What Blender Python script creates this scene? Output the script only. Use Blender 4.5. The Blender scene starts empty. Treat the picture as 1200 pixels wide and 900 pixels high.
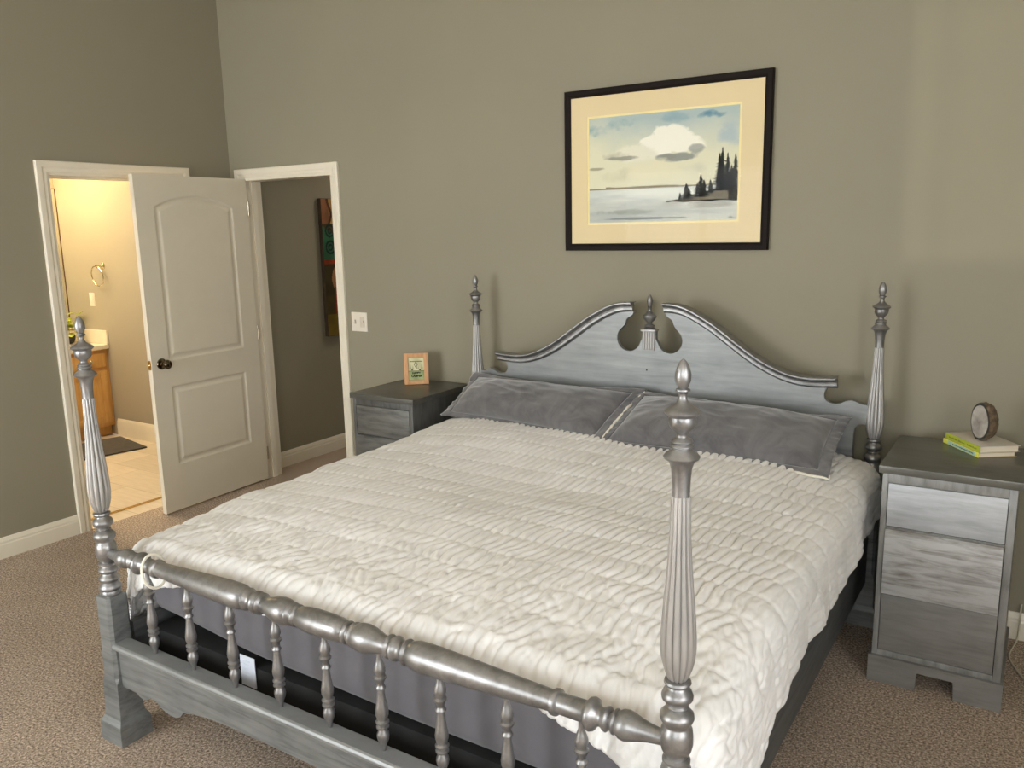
import bpy, bmesh, math, random
import numpy as np
from mathutils import Vector, Matrix, noise
random.seed(7)
S = bpy.context.scene
COL = S.collection
PI = math.pi

# ------------------------------------------------------------------ materials
def lin(c):
    return tuple((x/12.92 if x <= .04045 else ((x+.055)/1.055)**2.4) for x in c)
class NT:
    def __init__(s, name):
        s.m = bpy.data.materials.new(name); s.m.use_nodes = True
        s.t = s.m.node_tree; s.b = s.t.nodes['Principled BSDF']; s.out = s.t.nodes['Material Output']
    def n(s, typ, **kw):
        nd = s.t.nodes.new(typ)
        for k, v in kw.items():
            if k.startswith('i_'):
                nd.inputs[k[2:].replace('_', ' ')].default_value = v
            else: setattr(nd, k, v)
        return nd
    def l(s, a, b): s.t.links.new(a, b)
    def coords(s, scale=(1, 1, 1), rot=(0, 0, 0)):
        tc = s.n('ShaderNodeTexCoord'); mp = s.n('ShaderNodeMapping')
        mp.inputs['Scale'].default_value = scale; mp.inputs['Rotation'].default_value = rot
        s.l(tc.outputs['Object'], mp.inputs['Vector']); return mp.outputs['Vector']
    def ramp(s, fac, stops):
        r = s.n('ShaderNodeValToRGB'); el = r.color_ramp.elements
        while len(el) < len(stops): el.new(.5)
        for e, (p, c) in zip(el, stops):
            e.position = p; e.color = (*c, 1)
        s.l(fac, r.inputs['Fac']); return r.outputs['Color']
    def noise(s, vec, scale, detail=4, rough=.55, dist=0):
        nd = s.n('ShaderNodeTexNoise'); nd.inputs['Scale'].default_value = scale
        nd.inputs['Detail'].default_value = detail; nd.inputs['Roughness'].default_value = rough
        nd.inputs['Distortion'].default_value = dist
        s.l(vec, nd.inputs['Vector']); return nd.outputs['Fac']
    def bump(s, h, strength=.3, dist=.005, normal=None):
        b = s.n('ShaderNodeBump'); b.inputs['Strength'].default_value = strength; b.inputs['Distance'].default_value = dist
        s.l(h, b.inputs['Height'])
        if normal: s.l(normal, b.inputs['Normal'])
        s.l(b.outputs['Normal'], s.b.inputs['Normal']); return b.outputs['Normal']
    def set(s, **kw):
        for k, v in kw.items(): s.b.inputs[k.replace('_', ' ')].default_value = v
        return s
def c4(r, g, b): return (*lin((r, g, b)), 1)

def plain(name, col, rough=.5, metal=0, bump=None, var=.06, vscale=8, stretch=(1, 1, 1)):
    t = NT(name); v = t.coords(stretch)
    f = t.noise(v, vscale, 4)
    c = lin(col)
    t.l(t.ramp(f, [(.3, tuple(x*(1-var) for x in c)), (.7, tuple(min(1, x*(1+var)) for x in c))]), t.b.inputs['Base Color'])
    t.set(Roughness=rough, Metallic=metal)
    if bump:
        t.bump(t.noise(v, bump[0], 3), bump[1], bump[2])
    return t.m
def streak(name, dark, light, scale, rough, metal, stops=(.35, .5, .68), bump=.15, spec=.5, nscale=5):
    """hand brushed metallic paint over wood: streaks follow the long axis given by a small scale"""
    t = NT(name); v = t.coords(scale)
    f = t.noise(v, nscale, 8, .62, .4)
    v2 = t.coords((1, 1, 1)); g = t.noise(v2, 7, 4)
    mx = t.n('ShaderNodeMath', operation='MULTIPLY_ADD'); t.l(f, mx.inputs[0]); mx.inputs[1].default_value = .72
    ad = t.n('ShaderNodeMath', operation='MULTIPLY'); t.l(g, ad.inputs[0]); ad.inputs[1].default_value = .28
    t.l(ad.outputs[0], mx.inputs[2])
    d, l = lin(dark), lin(light); m = tuple((a+b)/2 for a, b in zip(d, l))
    t.l(t.ramp(mx.outputs[0], [(stops[0], d), (stops[1], m), (stops[2], l)]), t.b.inputs['Base Color'])
    t.set(Roughness=rough, Metallic=metal)
    t.bump(f, bump, .002)
    return t.m

M = {}
# wall paint with fine orange peel
def wallpaint(name, col):
    t = NT(name); v = t.coords()
    f = t.noise(v, 1.3, 3); c = lin(col)
    t.l(t.ramp(f, [(.3, tuple(x*.97 for x in c)), (.7, tuple(x*1.03 for x in c))]), t.b.inputs['Base Color'])
    t.set(Roughness=.62); t.b.inputs['Specular IOR Level'].default_value = .3
    t.bump(t.noise(v, 160, 2), .12, .002); return t.m
M['wall'] = wallpaint('grey_green_wall_paint', (.562, .538, .462))
M['bathwall'] = wallpaint('bath_wall_paint', (.66, .63, .56))
M['ceiling'] = wallpaint('ceiling_paint', (.86, .84, .79))
M['trim'] = plain('white_trim_paint', (.89, .86, .785), .38, var=.02)
M['door'] = plain('white_door_paint', (.86, .83, .755), .42, var=.02, bump=(40, .03, .002))
def carpet():
    t = NT('beige_carpet'); v = t.coords()
    f = t.noise(v, 120, 6, .85); g = t.noise(v, 2.2, 4); h = t.noise(v, 320, 2, .8)
    col = t.ramp(f, [(.38, lin((.30, .25, .21))), (.5, lin((.69, .615, .54))), (.62, lin((.98, .91, .83)))])
    mix = t.n('ShaderNodeMixRGB', blend_type='MULTIPLY'); mix.inputs['Fac'].default_value = .5
    t.l(col, mix.inputs['Color1']); t.l(t.ramp(g, [(.35, (.72, .70, .68)), (.65, (1, 1, 1))]), mix.inputs['Color2'])
    t.l(mix.outputs[0], t.b.inputs['Base Color']); t.set(Roughness=.95)
    t.b.inputs['Specular IOR Level'].default_value = .1
    ad = t.n('ShaderNodeMath', operation='ADD'); t.l(f, ad.inputs[0]); t.l(h, ad.inputs[1])
    t.bump(ad.outputs[0], .7, .006); return t.m
M['carpet'] = carpet()
def tile():
    t = NT('pale_wood_look_tile'); v = t.coords((1, 1, 1), (0, 0, 0))
    br = t.n('ShaderNodeTexBrick'); br.inputs['Scale'].default_value = 1; br.inputs['Brick Width'].default_value = .6
    br.inputs['Row Height'].default_value = .3; br.inputs['Mortar Size'].default_value = .003
    br.inputs['Color1'].default_value = c4(.78, .73, .65); br.inputs['Color2'].default_value = c4(.84, .79, .71); br.inputs['Mortar'].default_value = c4(.70, .65, .57)
    t.l(v, br.inputs['Vector']); s = t.noise(t.coords((2, 14, 1)), 3, 6)
    mix = t.n('ShaderNodeMixRGB', blend_type='MULTIPLY'); mix.inputs['Fac'].default_value = .6
    t.l(br.outputs['Color'], mix.inputs['Color1']); t.l(t.ramp(s, [(.3, (.78, .74, .68)), (.65, (1, 1, 1))]), mix.inputs['Color2'])
    t.l(mix.outputs[0], t.b.inputs['Base Color']); t.set(Roughness=.4); return t.m
M['tile'] = tile()
M['silver'] = streak('silver_paint_turned', (.45, .445, .44), (.66, .655, .65), (5, 5, 5), .40, .78, (.3, .5, .7), .12)
M['silver_v'] = streak('silver_paint_fluted', (.60, .59, .575), (.74, .73, .715), (5, 5, .8), .42, .55, (.3, .5, .7), .15)
M['board'] = streak('silver_paint_board', (.47, .48, .48), (.62, .625, .62), (.7, 2, 7), .45, .4, (.3, .5, .72), .12)
M['footboard'] = streak('grey_paint_footboard', (.37, .38, .38), (.60, .61, .605), (.8, 3, 9), .42, .45, (.32, .5, .72), .15)
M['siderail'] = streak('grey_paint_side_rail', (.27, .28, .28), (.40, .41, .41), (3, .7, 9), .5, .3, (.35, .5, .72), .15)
M['ns_body'] = streak('brushed_grey_cabinet', (.45, .445, .43), (.64, .64, .63), (6, 6, 1.1), .48, .25, (.36, .52, .75), .2)
M['ns_front'] = streak('brushed_silver_drawer', (.62, .63, .64), (.76, .77, .78), (1.1, 6, 9), .5, .25, (.34, .5, .66), .2)
M['ns_front_b'] = streak('brushed_silver_drawer_worn', (.48, .455, .43), (.73, .735, .73), (1.2, 6, 10), .5, .22, (.34, .43, .54), .25)
M['ns_front_c'] = streak('brushed_dark_drawer', (.46, .45, .435), (.56, .555, .54), (1.1, 6, 8), .5, .2, (.36, .52, .75), .2)
M['ns_top'] = streak('dark_grey_cabinet_top', (.33, .325, .30), (.42, .415, .385), (1.2, 5, 5), .30, .25, (.35, .5, .7), .06)
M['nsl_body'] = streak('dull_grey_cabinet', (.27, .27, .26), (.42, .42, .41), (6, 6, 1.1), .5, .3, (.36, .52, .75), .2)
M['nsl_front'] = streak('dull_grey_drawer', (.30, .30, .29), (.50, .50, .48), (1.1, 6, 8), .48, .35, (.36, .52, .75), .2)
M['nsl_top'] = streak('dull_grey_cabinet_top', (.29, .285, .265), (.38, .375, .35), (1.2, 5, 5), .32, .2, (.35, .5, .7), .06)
M['darkback'] = plain('dark_easel_back', (.08, .075, .07), .8)  # plain near-black for the sign's easel back
def fabric(name, dark, light, rough=.9, sheen=.3, nscale=14, weave=500, wb=.15, dist=.6):
    t = NT(name); v = t.coords()
    f = t.noise(v, nscale, 6, .6, dist)
    t.l(t.ramp(f, [(.35, lin(dark)), (.65, lin(light))]), t.b.inputs['Base Color'])
    t.set(Roughness=rough); t.b.inputs['Sheen Weight'].default_value = sheen; t.b.inputs['Specular IOR Level'].default_value = .15
    t.bump(t.noise(v, weave, 2), wb, .001); return t.m
M['comforter'] = fabric('white_crinkled_cotton', (.90, .895, .88), (.925, .92, .91), .8, .1, 5, 260, .25)
M['pillow'] = fabric('grey_velvet', (.33, .325, .33), (.43, .42, .42), .75, .7, 9, 400, .15, 1.2)
M['piping'] = plain('cream_piping', (.90, .88, .82), .7)
M['mattress'] = fabric('grey_mattress_cloth', (.385, .378, .395), (.415, .405, .42), .9, .2, 6, 500, .1)
M['black'] = plain('black_foundation_cloth', (.055, .052, .05), .85)
M['tag'] = plain('white_care_tag', (.82, .84, .88), .7)
M['frame'] = plain('espresso_wood_frame', (.10, .07, .055), .6, var=.15, vscale=20, stretch=(1, 8, 8)); M['frame'].node_tree.nodes['Principled BSDF'].inputs['Specular IOR Level'].default_value = .15
M['mat'] = plain('cream_mat_board', (.87, .80, .635), .8, var=.01)
M['bevel'] = plain('mat_bevel', (.94, .88, .66), .7)
M['oak'] = streak('honey_oak', (.76, .56, .30), (.87, .69, .42), (8, 8, .9), .38, 0, (.3, .5, .7), .05)
M['lightwood'] = streak('small_frame_wood', (.74, .53, .34), (.86, .66, .46), (8, 8, 1.5), .5, 0, (.3, .5, .7), .05)
M['laminate'] = plain('cream_countertop', (.90, .86, .78), .25, var=.02)
M['brass'] = plain('bright_brass', (.85, .72, .48), .2, 1)
M['nickel'] = plain('antique_nickel', (.42, .37, .29), .18, 1)
M['nickel_b'] = plain('bright_nickel', (.84, .80, .70), .15, 1)
M['plastic'] = plain('switch_plate_plastic', (.88, .85, .79), .35, var=.01)
M['mirror'] = plain('mirror_silvering', (.93, .93, .90), .02, 1, var=.001)
M['rug'] = fabric('charcoal_bath_mat', (.22, .205, .19), (.29, .275, .255), .95, .2, 30, 300, .8)
M['pot'] = plain('dark_glazed_pot', (.16, .15, .14), .3)
M['leaf'] = plain('yellow_green_leaf', (.66, .70, .24), .5, var=.25, vscale=20)
M['paper'] = plain('book_pages', (.88, .83, .74), .8, var=.04, vscale=60, stretch=(1, 1, 30))
M['bookwhite'] = plain('book_cover_pale', (.80, .77, .71), .45)
M['bookgreen'] = plain('book_spine_green', (.70, .74, .24), .45)
M['booktan'] = plain('book_cloth_tan', (.72, .64, .48), .6)
M['bookyellow'] = plain('book_cloth_yellow', (.90, .90, .38), .5)
M['mint'] = plain('book_spine_mint', (.68, .80, .74), .5, var=.1, vscale=40)
M['ink'] = plain('dark_ink', (.11, .12, .09), .7)
M['ltgreen'] = plain('book_letters_olive', (.50, .52, .22), .6)
M['cord'] = plain('cream_cord', (.74, .71, .62), .5)
M['steel'] = plain('hinge_steel', (.7, .66, .58), .3, 1)
def glassm(name):
    t = NT(name); t.set(Roughness=.04); t.b.inputs['Transmission Weight'].default_value = 1; t.b.inputs['IOR'].default_value = 1.05
    tr = t.n('ShaderNodeBsdfTransparent'); gl = t.n('ShaderNodeBsdfGlossy'); gl.inputs['Roughness'].default_value = .03
    fr = t.n('ShaderNodeFresnel'); fr.inputs['IOR'].default_value = 1.09; mx = t.n('ShaderNodeMixShader')
    t.l(fr.outputs[0], mx.inputs[0]); t.l(tr.outputs[0], mx.inputs[1]); t.l(gl.outputs[0], mx.inputs[2])
    t.l(mx.outputs[0], t.out.inputs['Surface']); return t.m
M['glass'] = glassm('picture_glazing')
def vcol(name, rough=.6):
    t = NT(name); a = t.n('ShaderNodeAttribute', attribute_name='Col'); t.l(a.outputs['Color'], t.b.inputs['Base Color'])
    t.set(Roughness=rough); t.b.inputs['Specular IOR Level'].default_value = .2; return t.m
M['print'] = vcol('painted_paper'); M['canvas'] = vcol('painted_canvas', .5)
def agate():
    t = NT('agate_slice'); v = t.coords((1, 1, 1))
    f = t.noise(v, 22, 4, .5, .4)
    t.l(t.ramp(f, [(.3, lin((.56, .53, .50))), (.5, lin((.68, .65, .61))), (.7, lin((.80, .78, .74)))]), t.b.inputs['Base Color'])
    t.set(Roughness=.22); return t.m
M['agate'] = agate()
M['rind'] = plain('rough_geode_rind', (.42, .35, .27), .7, var=.5, vscale=60, bump=(90, .8, .006))
M['agaterim'] = plain('dark_agate_band', (.20, .20, .19), .3, var=.3, vscale=50)

# ------------------------------------------------------------------ mesh helpers
class MB:
    def __init__(s): s.bm = bmesh.new()
    def box(s, x0, x1, y0, y1, z0, z1, bev=0, seg=2):
        r = bmesh.ops.create_cube(s.bm, size=1)
        vs = r['verts']
        for v in vs:
            v.co = Vector(((x0+x1)/2+v.co.x*(x1-x0), (y0+y1)/2+v.co.y*(y1-y0), (z0+z1)/2+v.co.z*(z1-z0)))
        if bev > 0:
            es = list({e for v in vs for e in v.link_edges})
            bmesh.ops.bevel(s.bm, geom=es, offset=bev, segments=seg, affect='EDGES', profile=.6)
        return s
    def lathe(s, prof, seg=40, mat=None, reed=None):
        """prof = [(r, z)], axis z; reed = (count, depth)"""
        rings = []
        for r, z in prof:
            ring = []
            for k in range(seg):
                a = 2*PI*k/seg; rr = r
                if reed: rr = r*(1-reed[1]*(1-abs(math.sin(a*reed[0]/2))**.6))
                p = Vector((rr*math.cos(a), rr*math.sin(a), z))
                ring.append(s.bm.verts.new(mat @ p if mat else p))
            rings.append(ring)
        for a, b in zip(rings, rings[1:]):
            for k in range(seg):
                s.bm.faces.new((a[k], a[(k+1) % seg], b[(k+1) % seg], b[k]))
        s.bm.faces.new(rings[0][::-1]); s.bm.faces.new(rings[-1]); return s
    def tube(s, pts, r, seg=10, closed=False):
        pts = [Vector(p) for p in pts]; n = len(pts); rings = []; up = None
        for i, p in enumerate(pts):
            a = pts[(i-1) % n] if (closed or i > 0) else p; b = pts[(i+1) % n] if (closed or i < n-1) else p
            t = (b-a).normalized()
            if up is None: up = t.orthogonal().normalized()
            up = (up - t*up.dot(t)).normalized(); w = t.cross(up)
            rr = r[i] if hasattr(r, '__len__') else r
            rings.append([s.bm.verts.new(p+(up*math.cos(2*PI*k/seg)+w*math.sin(2*PI*k/seg))*rr) for k in range(seg)])
        m = n if closed else n-1
        for i in range(m):
            A, B = rings[i], rings[(i+1) % n]
            for k in range(seg): s.bm.faces.new((A[k], A[(k+1) % seg], B[(k+1) % seg], B[k]))
        if not closed: s.bm.faces.new(rings[0][::-1]); s.bm.faces.new(rings[-1])
        return s
    def prism(s, poly, y0, y1, axes='xz'):
        """poly points in a plane, extruded on the third axis"""
        def P(a, b, c): return {'xz': (a, c, b), 'xy': (a, b, c), 'yz': (c, a, b)}[axes]
        A = [s.bm.verts.new(P(a, b, y0)) for a, b in poly]; B = [s.bm.verts.new(P(a, b, y1)) for a, b in poly]
        n = len(poly)
        f1 = s.bm.faces.new(A); f2 = s.bm.faces.new(B[::-1])
        for i in range(n): s.bm.faces.new((A[i], B[i], B[(i+1) % n], A[(i+1) % n]))
        f1.normal_update(); f2.normal_update()
        bmesh.ops.triangulate(s.bm, faces=[f1, f2], ngon_method='EAR_CLIP'); return s
    def sweep(s, path, prof, frame):
        """path: list of Vectors, prof: list of 2D pts, frame(i)->(U,V) vectors"""
        rings = []
        for i, p in enumerate(path):
            U, V = frame(i); rings.append([s.bm.verts.new(Vector(p)+U*a+V*b) for a, b in prof])
        n = len(prof)
        for A, B in zip(rings, rings[1:]):
            for k in range(n): s.bm.faces.new((A[k], A[(k+1) % n], B[(k+1) % n], B[k]))
        s.bm.faces.new(rings[0][::-1]); s.bm.faces.new(rings[-1]); return s
    def grid(s, P, flip=False):
        """P: array (n,m,3)"""
        n, m = len(P), len(P[0]); V = [[s.bm.verts.new(P[i][j]) for j in range(m)] for i in range(n)]
        for i in range(n-1):
            for j in range(m-1):
                q = (V[i][j], V[i+1][j], V[i+1][j+1], V[i][j+1]); s.bm.faces.new(q[::-1] if flip else q)
        return V
    def xf(s, mat): bmesh.ops.transform(s.bm, matrix=mat, verts=s.bm.verts[:]); return s
    def build(s, name, mat, parent=None, smooth=True, angle=35, loc=None):
        bmesh.ops.recalc_face_normals(s.bm, faces=s.bm.faces[:])
        me = bpy.data.meshes.new(name); s.bm.to_mesh(me); s.bm.free()
        if isinstance(mat, str): mat = M[mat]
        me.materials.append(mat)
        if smooth:
            me.polygons.foreach_set('use_smooth', [True]*len(me.polygons))
            try: me.set_sharp_from_angle(angle=math.radians(angle))
            except Exception: pass
        o = bpy.data.objects.new(name, me); COL.objects.link(o)
        if parent: o.parent = parent
        if loc: o.location = loc
        return o
def tag(o, label=None, cat=None, group=None, kind=None):
    if label: o['label'] = label
    if cat: o['category'] = cat
    if group: o['group'] = group
    if kind: o['kind'] = kind
    return o
def thing(name, label, cat, loc=(0, 0, 0), rz=0, group=None):
    o = bpy.data.objects.new(name, None); COL.objects.link(o); o.location = loc; o.rotation_euler = (0, 0, rz)
    return tag(o, label, cat, group)
def struct(o): o['kind'] = 'structure'; return o
def interp(pts, n):
    """smooth Catmull-Rom through points"""
    out = []
    P = [pts[0]]+list(pts)+[pts[-1]]
    for i in range(1, len(P)-2):
        for k in range(n):
            t = k/n; a, b, c, d = [np.array(P[j], float) for j in (i-1, i, i+1, i+2)]
            out.append(tuple(.5*((2*b)+(-a+c)*t+(2*a-5*b+4*c-d)*t*t+(-a+3*b-3*c+d)*t**3)))
    out.append(tuple(pts[-1])); return out
def smooth01(x): x = np.clip(x, 0, 1); return x*x*(3-2*x)

# ------------------------------------------------------------------ room shell
RX, RY, H = 6.0, -5.6, 3.45
BT, LT = .135, .16            # back wall / left wall thickness
HO = (.118, .923, 2.04)        # hall opening x0,x1,top
BO = (-1.216, -.385, 2.04)     # bath opening y0,y1,top
struct(MB().box(0, RX, RY, 0, -.05, 0).build('floor', 'carpet'))
struct(MB().box(0, 1.5, 0, 3.2, -.05, 0).build('floor.001', 'carpet'))
struct(MB().box(-2.6, 0, -2.6, .25, -.05, -.002).build('floor.002', 'tile'))
b = MB(); b.box(0, HO[0], 0, BT, 0, H); b.box(HO[0], HO[1], 0, BT, HO[2], H); b.box(HO[1], RX, 0, BT, 0, H)
struct(b.build('wall_back', 'wall', smooth=False))
b = MB(); b.box(-LT, 0, RY, BO[0], 0, H); b.box(-LT, 0, BO[0], BO[1], BO[2], H); b.box(-LT, 0, BO[1], 0, 0, H)
struct(b.build('wall_left', 'wall', smooth=False))
# right wall and the wall behind the camera, with window openings
W1 = (.15, 2.25, .45, 2.35); W2 = (4.13, 5.75, 1.215, 2.55)
b = MB(); y0, y1 = RY-.15, RY
b.box(-LT, W1[0], y0, y1, 0, H); b.box(W1[1], W2[0], y0, y1, 0, H); b.box(W2[1], RX+.15, y0, y1, 0, H)
for w in (W1, W2): b.box(w[0], w[1], y0, y1, 0, w[2]); b.box(w[0], w[1], y0, y1, w[3], H)
struct(b.build('wall_front', 'wall', smooth=False))
W3 = (-4.5, -2.7, .85, 2.25)
b = MB(); b.box(RX, RX+.15, RY, W3[0], 0, H).box(RX, RX+.15, W3[1], BT, 0, H).box(RX, RX+.15, W3[0], W3[1], 0, W3[2]).box(RX, RX+.15, W3[0], W3[1], W3[3], H)
struct(b.build('wall_right', 'wall', smooth=False))
b = MB(); t = .05; a0, a1 = RX+.04, RX+.10
b.box(a0, a1, W3[0], W3[0]+t, W3[2], W3[3]).box(a0, a1, W3[1]-t, W3[1], W3[2], W3[3]).box(a0, a1, W3[0]+t, W3[1]-t, W3[2], W3[2]+t).box(a0, a1, W3[0]+t, W3[1]-t, W3[3]-t, W3[3]).box(a0, a1, -3.63, -3.57, W3[2]+t, W3[3]-t)
struct(b.build('window_3', 'trim', smooth=False))
struct(MB().box(-LT, RX+.15, RY-.15, BT, H, H+.1).build('ceiling', 'ceiling', smooth=False))
for i, w in enumerate((W1, W2)):
    wf = MB(); yy0, yy1 = RY-.1, RY-.04; t = .05
    wf.box(w[0], w[0]+t, yy0, yy1, w[2], w[3]).box(w[1]-t, w[1], yy0, yy1, w[2], w[3]).box(w[0]+t, w[1]-t, yy0, yy1, w[2], w[2]+t).box(w[0]+t, w[1]-t, yy0, yy1, w[3]-t, w[3])
    xm = (w[0]+w[1])/2 if i == 0 else 4.27
    mw_ = .03 if i == 0 else .009
    wf.box(xm-mw_, xm+mw_, yy0, yy1, w[2]+t, w[3]-t)
    o = struct(wf.build('window_%d' % (i+1), 'trim', smooth=False))
    g = MB()
    zz = w[2]+.05+.108
    while zz < w[3]-.1:
        g.box(w[0]+t, w[1]-t, yy0+.02, yy0+.035, zz-.003, zz+.003); zz += .143
    g.build('window_grille', 'trim', o, smooth=False)
# hall beyond the doorway, bathroom
b = MB(); b.box(-LT, 0, BT, 3.3, 0, 2.6); struct(b.build('wall_hall_left', 'wall', smooth=False))
struct(MB().box(1.5, 1.6, BT, 3.3, 0, 2.6).build('wall_hall_right', 'wall', smooth=False))
struct(MB().box(0, 1.5, 3.2, 3.3, 0, 2.6).build('wall_hall_end', 'wall', smooth=False))
struct(MB().box(0, 1.6, BT, 3.3, 2.6, 2.7).build('ceiling.001', 'ceiling', smooth=False))
struct(MB().box(-2.7, -LT, .25, .35, 0, 2.6).build('wall_bath_back', 'bathwall', smooth=False))
struct(MB().box(-2.7, -2.6, -2.6, .25, 0, 2.6).build('wall_bath_left', 'bathwall', smooth=False))
struct(MB().box(-2.7, -LT, -2.7, -2.6, 0, 2.6).build('wall_bath_front', 'bathwall', smooth=False))
struct(MB().box(-2.7, -LT, -2.7, .35, 2.6, 2.7).build('ceiling.002', 'ceiling', smooth=False))

# baseboards: a moulded profile (height, protrusion)
BBP = [(0, 0), (.014, 0), (.014, .075), (.011, .082), (.011, .092), (.006, .104), (.003, .112), (0, .114)]
def baseboard(name, p, q, nrm, h=1.0):
    p, q, nrm = Vector(p), Vector(q), Vector(nrm)
    b = MB(); b.sweep([p, q], [(a, c*h) for a, c in BBP], lambda i: (nrm, Vector((0, 0, 1))))
    return struct(b.build(name, 'trim', angle=20))
baseboard('baseboard_left', (0, RY, 0), (0, BO[0]-.062, 0), (1, 0, 0))
baseboard('baseboard_left.001', (0, BO[1]+.062, 0), (0, 0, 0), (1, 0, 0))
baseboard('baseboard_back', (HO[1]+.062, 0, 0), (RX, 0, 0), (0, -1, 0))
baseboard('baseboard_right', (RX, 0, 0), (RX, RY, 0), (-1, 0, 0))
baseboard('baseboard_hall', (0, BT, 0), (0, 3.2, 0), (1, 0, 0))
baseboard('baseboard_bath', (-2.03, .25, 0), (-LT, .25, 0), (0, -1, 0), 1.3)

# door casings: profile swept round the opening with mitres
CP = [(0, 0), (0, .010), (.008, .013), (.020, .011), (.030, .016), (.048, .018), (.058, .018), (.062, .014), (.062, 0)]  # (across, out)
def casing(name, axis, a0, a1, top, out):
    """opening a0..a1 on 'x' or 'y' axis; out = outward normal"""
    b = MB(); out = Vector(out); ax = Vector((1, 0, 0)) if axis == 'x' else Vector((0, 1, 0)); Z = Vector((0, 0, 1))
    def at(a, z): return ax*a+Z*z
    rings = []
    for (p, dirs) in ((at(a0, 0), -ax), (at(a0, top), -ax+Z), (at(a1, top), ax+Z), (at(a1, 0), ax)):
        rings.append([b.bm.verts.new(p+dirs*u+out*v) for u, v in CP])
    n = len(CP)
    for A, B in zip(rings, rings[1:]):
        for k in range(n): b.bm.faces.new((A[k], A[(k+1) % n], B[(k+1) % n], B[k]))
    b.bm.faces.new(rings[0]); b.bm.faces.new(rings[-1])
    return b.build(name, 'trim', angle=20)
c = struct(casing('trim_1', 'y', BO[0], BO[1], BO[2], (1, 0, 0)))
j = MB(); j.box(-LT-.002, .002, BO[0]-.001, BO[0]+.014, 0, BO[2]).box(-LT-.002, .002, BO[1]-.014, BO[1]+.001, 0, BO[2]).box(-LT-.002, .002, BO[0]+.014, BO[1]-.014, BO[2]-.014, BO[2]+.001)
j.box(-.10, -.06, BO[0]+.014, BO[0]+.026, 0, BO[2]-.014).box(-.10, -.06, BO[1]-.026, BO[1]-.014, 0, BO[2]-.014).box(-.10, -.06, BO[0]+.026, BO[1]-.026, BO[2]-.026, BO[2]-.014)
j.build('door_jamb', 'trim', c, smooth=False)
c = struct(casing('trim_2', 'x', HO[0], HO[1], HO[2], (0, -1, 0)))
j = MB(); j.box(HO[0]-.001, HO[0]+.012, -.002, BT+.002, 0, HO[2]).box(HO[1]-.012, HO[1]+.001, -.002, BT+.002, 0, HO[2]).box(HO[0]+.012, HO[1]-.012, -.002, BT+.002, HO[2]-.012, HO[2]+.001)
j.box(HO[0]+.012, HO[0]+.024, .05, .088, 0, HO[2]-.012).box(HO[1]-.024, HO[1]-.012, .05, .088, 0, HO[2]-.012)
j.build('door_jamb', 'trim', c, smooth=False)
struct(MB().box(-.17, -.15, BO[0]+.014, BO[1]-.014, -.002, .006, .002).build('trim_3', 'brass'))

# ------------------------------------------------------------------ the open two-panel door
LW, LH, LTK = .832, 2.026, .033
ang = math.atan2(-.835, .040)       # hinge -> free edge direction
door = thing('door_1', 'white two-panel arch-top door standing open by the bathroom doorway', 'door', (.152, -.004, .012), ang)
door['kind'] = 'structure'
# local frame: +x along leaf to the free edge, visible face is +y (towards the bed)
nx, nz = 170, 420
xs = np.linspace(0, LW, nx); zs = np.linspace(0, LH, nz)
X, Z = np.meshgrid(xs, zs, indexing='ij')
def panel_d(X, Z, x0, x1, z0, z1, rise):
    d = np.minimum(np.minimum(X-x0, x1-X), Z-z0)
    if rise > 0:
        cx = (x0+x1)/2; hw = (x1-x0)/2; R = (hw*hw+rise*rise)/(2*rise); cz = z1+rise-R
        d = np.minimum(d, R-np.hypot(X-cx, Z-cz))
    else: d = np.minimum(d, z1-Z)
    return d
def mould(d):
    return np.where(d < 0, 0, -.007*smooth01(d/.012) + .007*smooth01((d-.022)/.022))
Yf = np.zeros_like(X)
for pr in ((.128, LW-.122, .935, 1.845, .065), (.128, LW-.122, .285, .775, 0)):
    Yf += mould(panel_d(X, Z, *pr))
b = MB(); V = b.grid(np.stack([X, Yf, Z], -1).tolist())
Vb = b.grid(np.stack([X[::nx-1], -LTK+0*X[::nx-1], Z[::nx-1]], -1)[:, ::nz-1].tolist())
bm = b.bm
bm.faces.new([V[i][0] for i in range(nx)]+[Vb[1][0], Vb[0][0]]); bm.faces.new([V[i][-1] for i in range(nx)]+[Vb[1][1], Vb[0][1]])
bm.faces.new([V[0][i] for i in range(nz)]+[Vb[0][1], Vb[0][0]]); bm.faces.new([V[-1][i] for i in range(nz)]+[Vb[1][1], Vb[1][0]])
b.build('door_leaf', 'door', door, angle=40)
kz = .922
kx = LW-.068
Rk = Matrix.Translation((kx, 0, kz)) @ Matrix.Rotation(-PI/2, 4, 'X')
b = MB(); b.lathe([(.033, 0), (.034, .003), (.031, .008), (.016, .011), (.012, .016), (.012, .030), (.018, .036), (.026, .043), (.0285, .052), (.027, .061), (.020, .068), (.009, .071), (.001, .0715)], 32, Rk)
b.build('door_knob', 'nickel', door)
b = MB(); b.box(LW, LW+.0015, -.030, -.005, kz-.028, kz+.028).lathe([(.009, 0), (.009, .008), (.004, .011)], 12, Matrix.Translation((LW, -.0175, kz)) @ Matrix.Rotation(PI/2, 4, 'Y'))
b.build('latch', 'brass', door)
for hz in (.18, 1.02, 1.84):
    MB().lathe([(.006, 0), (.006, .09)], 12, Matrix.Translation((-.006, .001, hz-.045))).build('hinge', 'steel', door)

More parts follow.
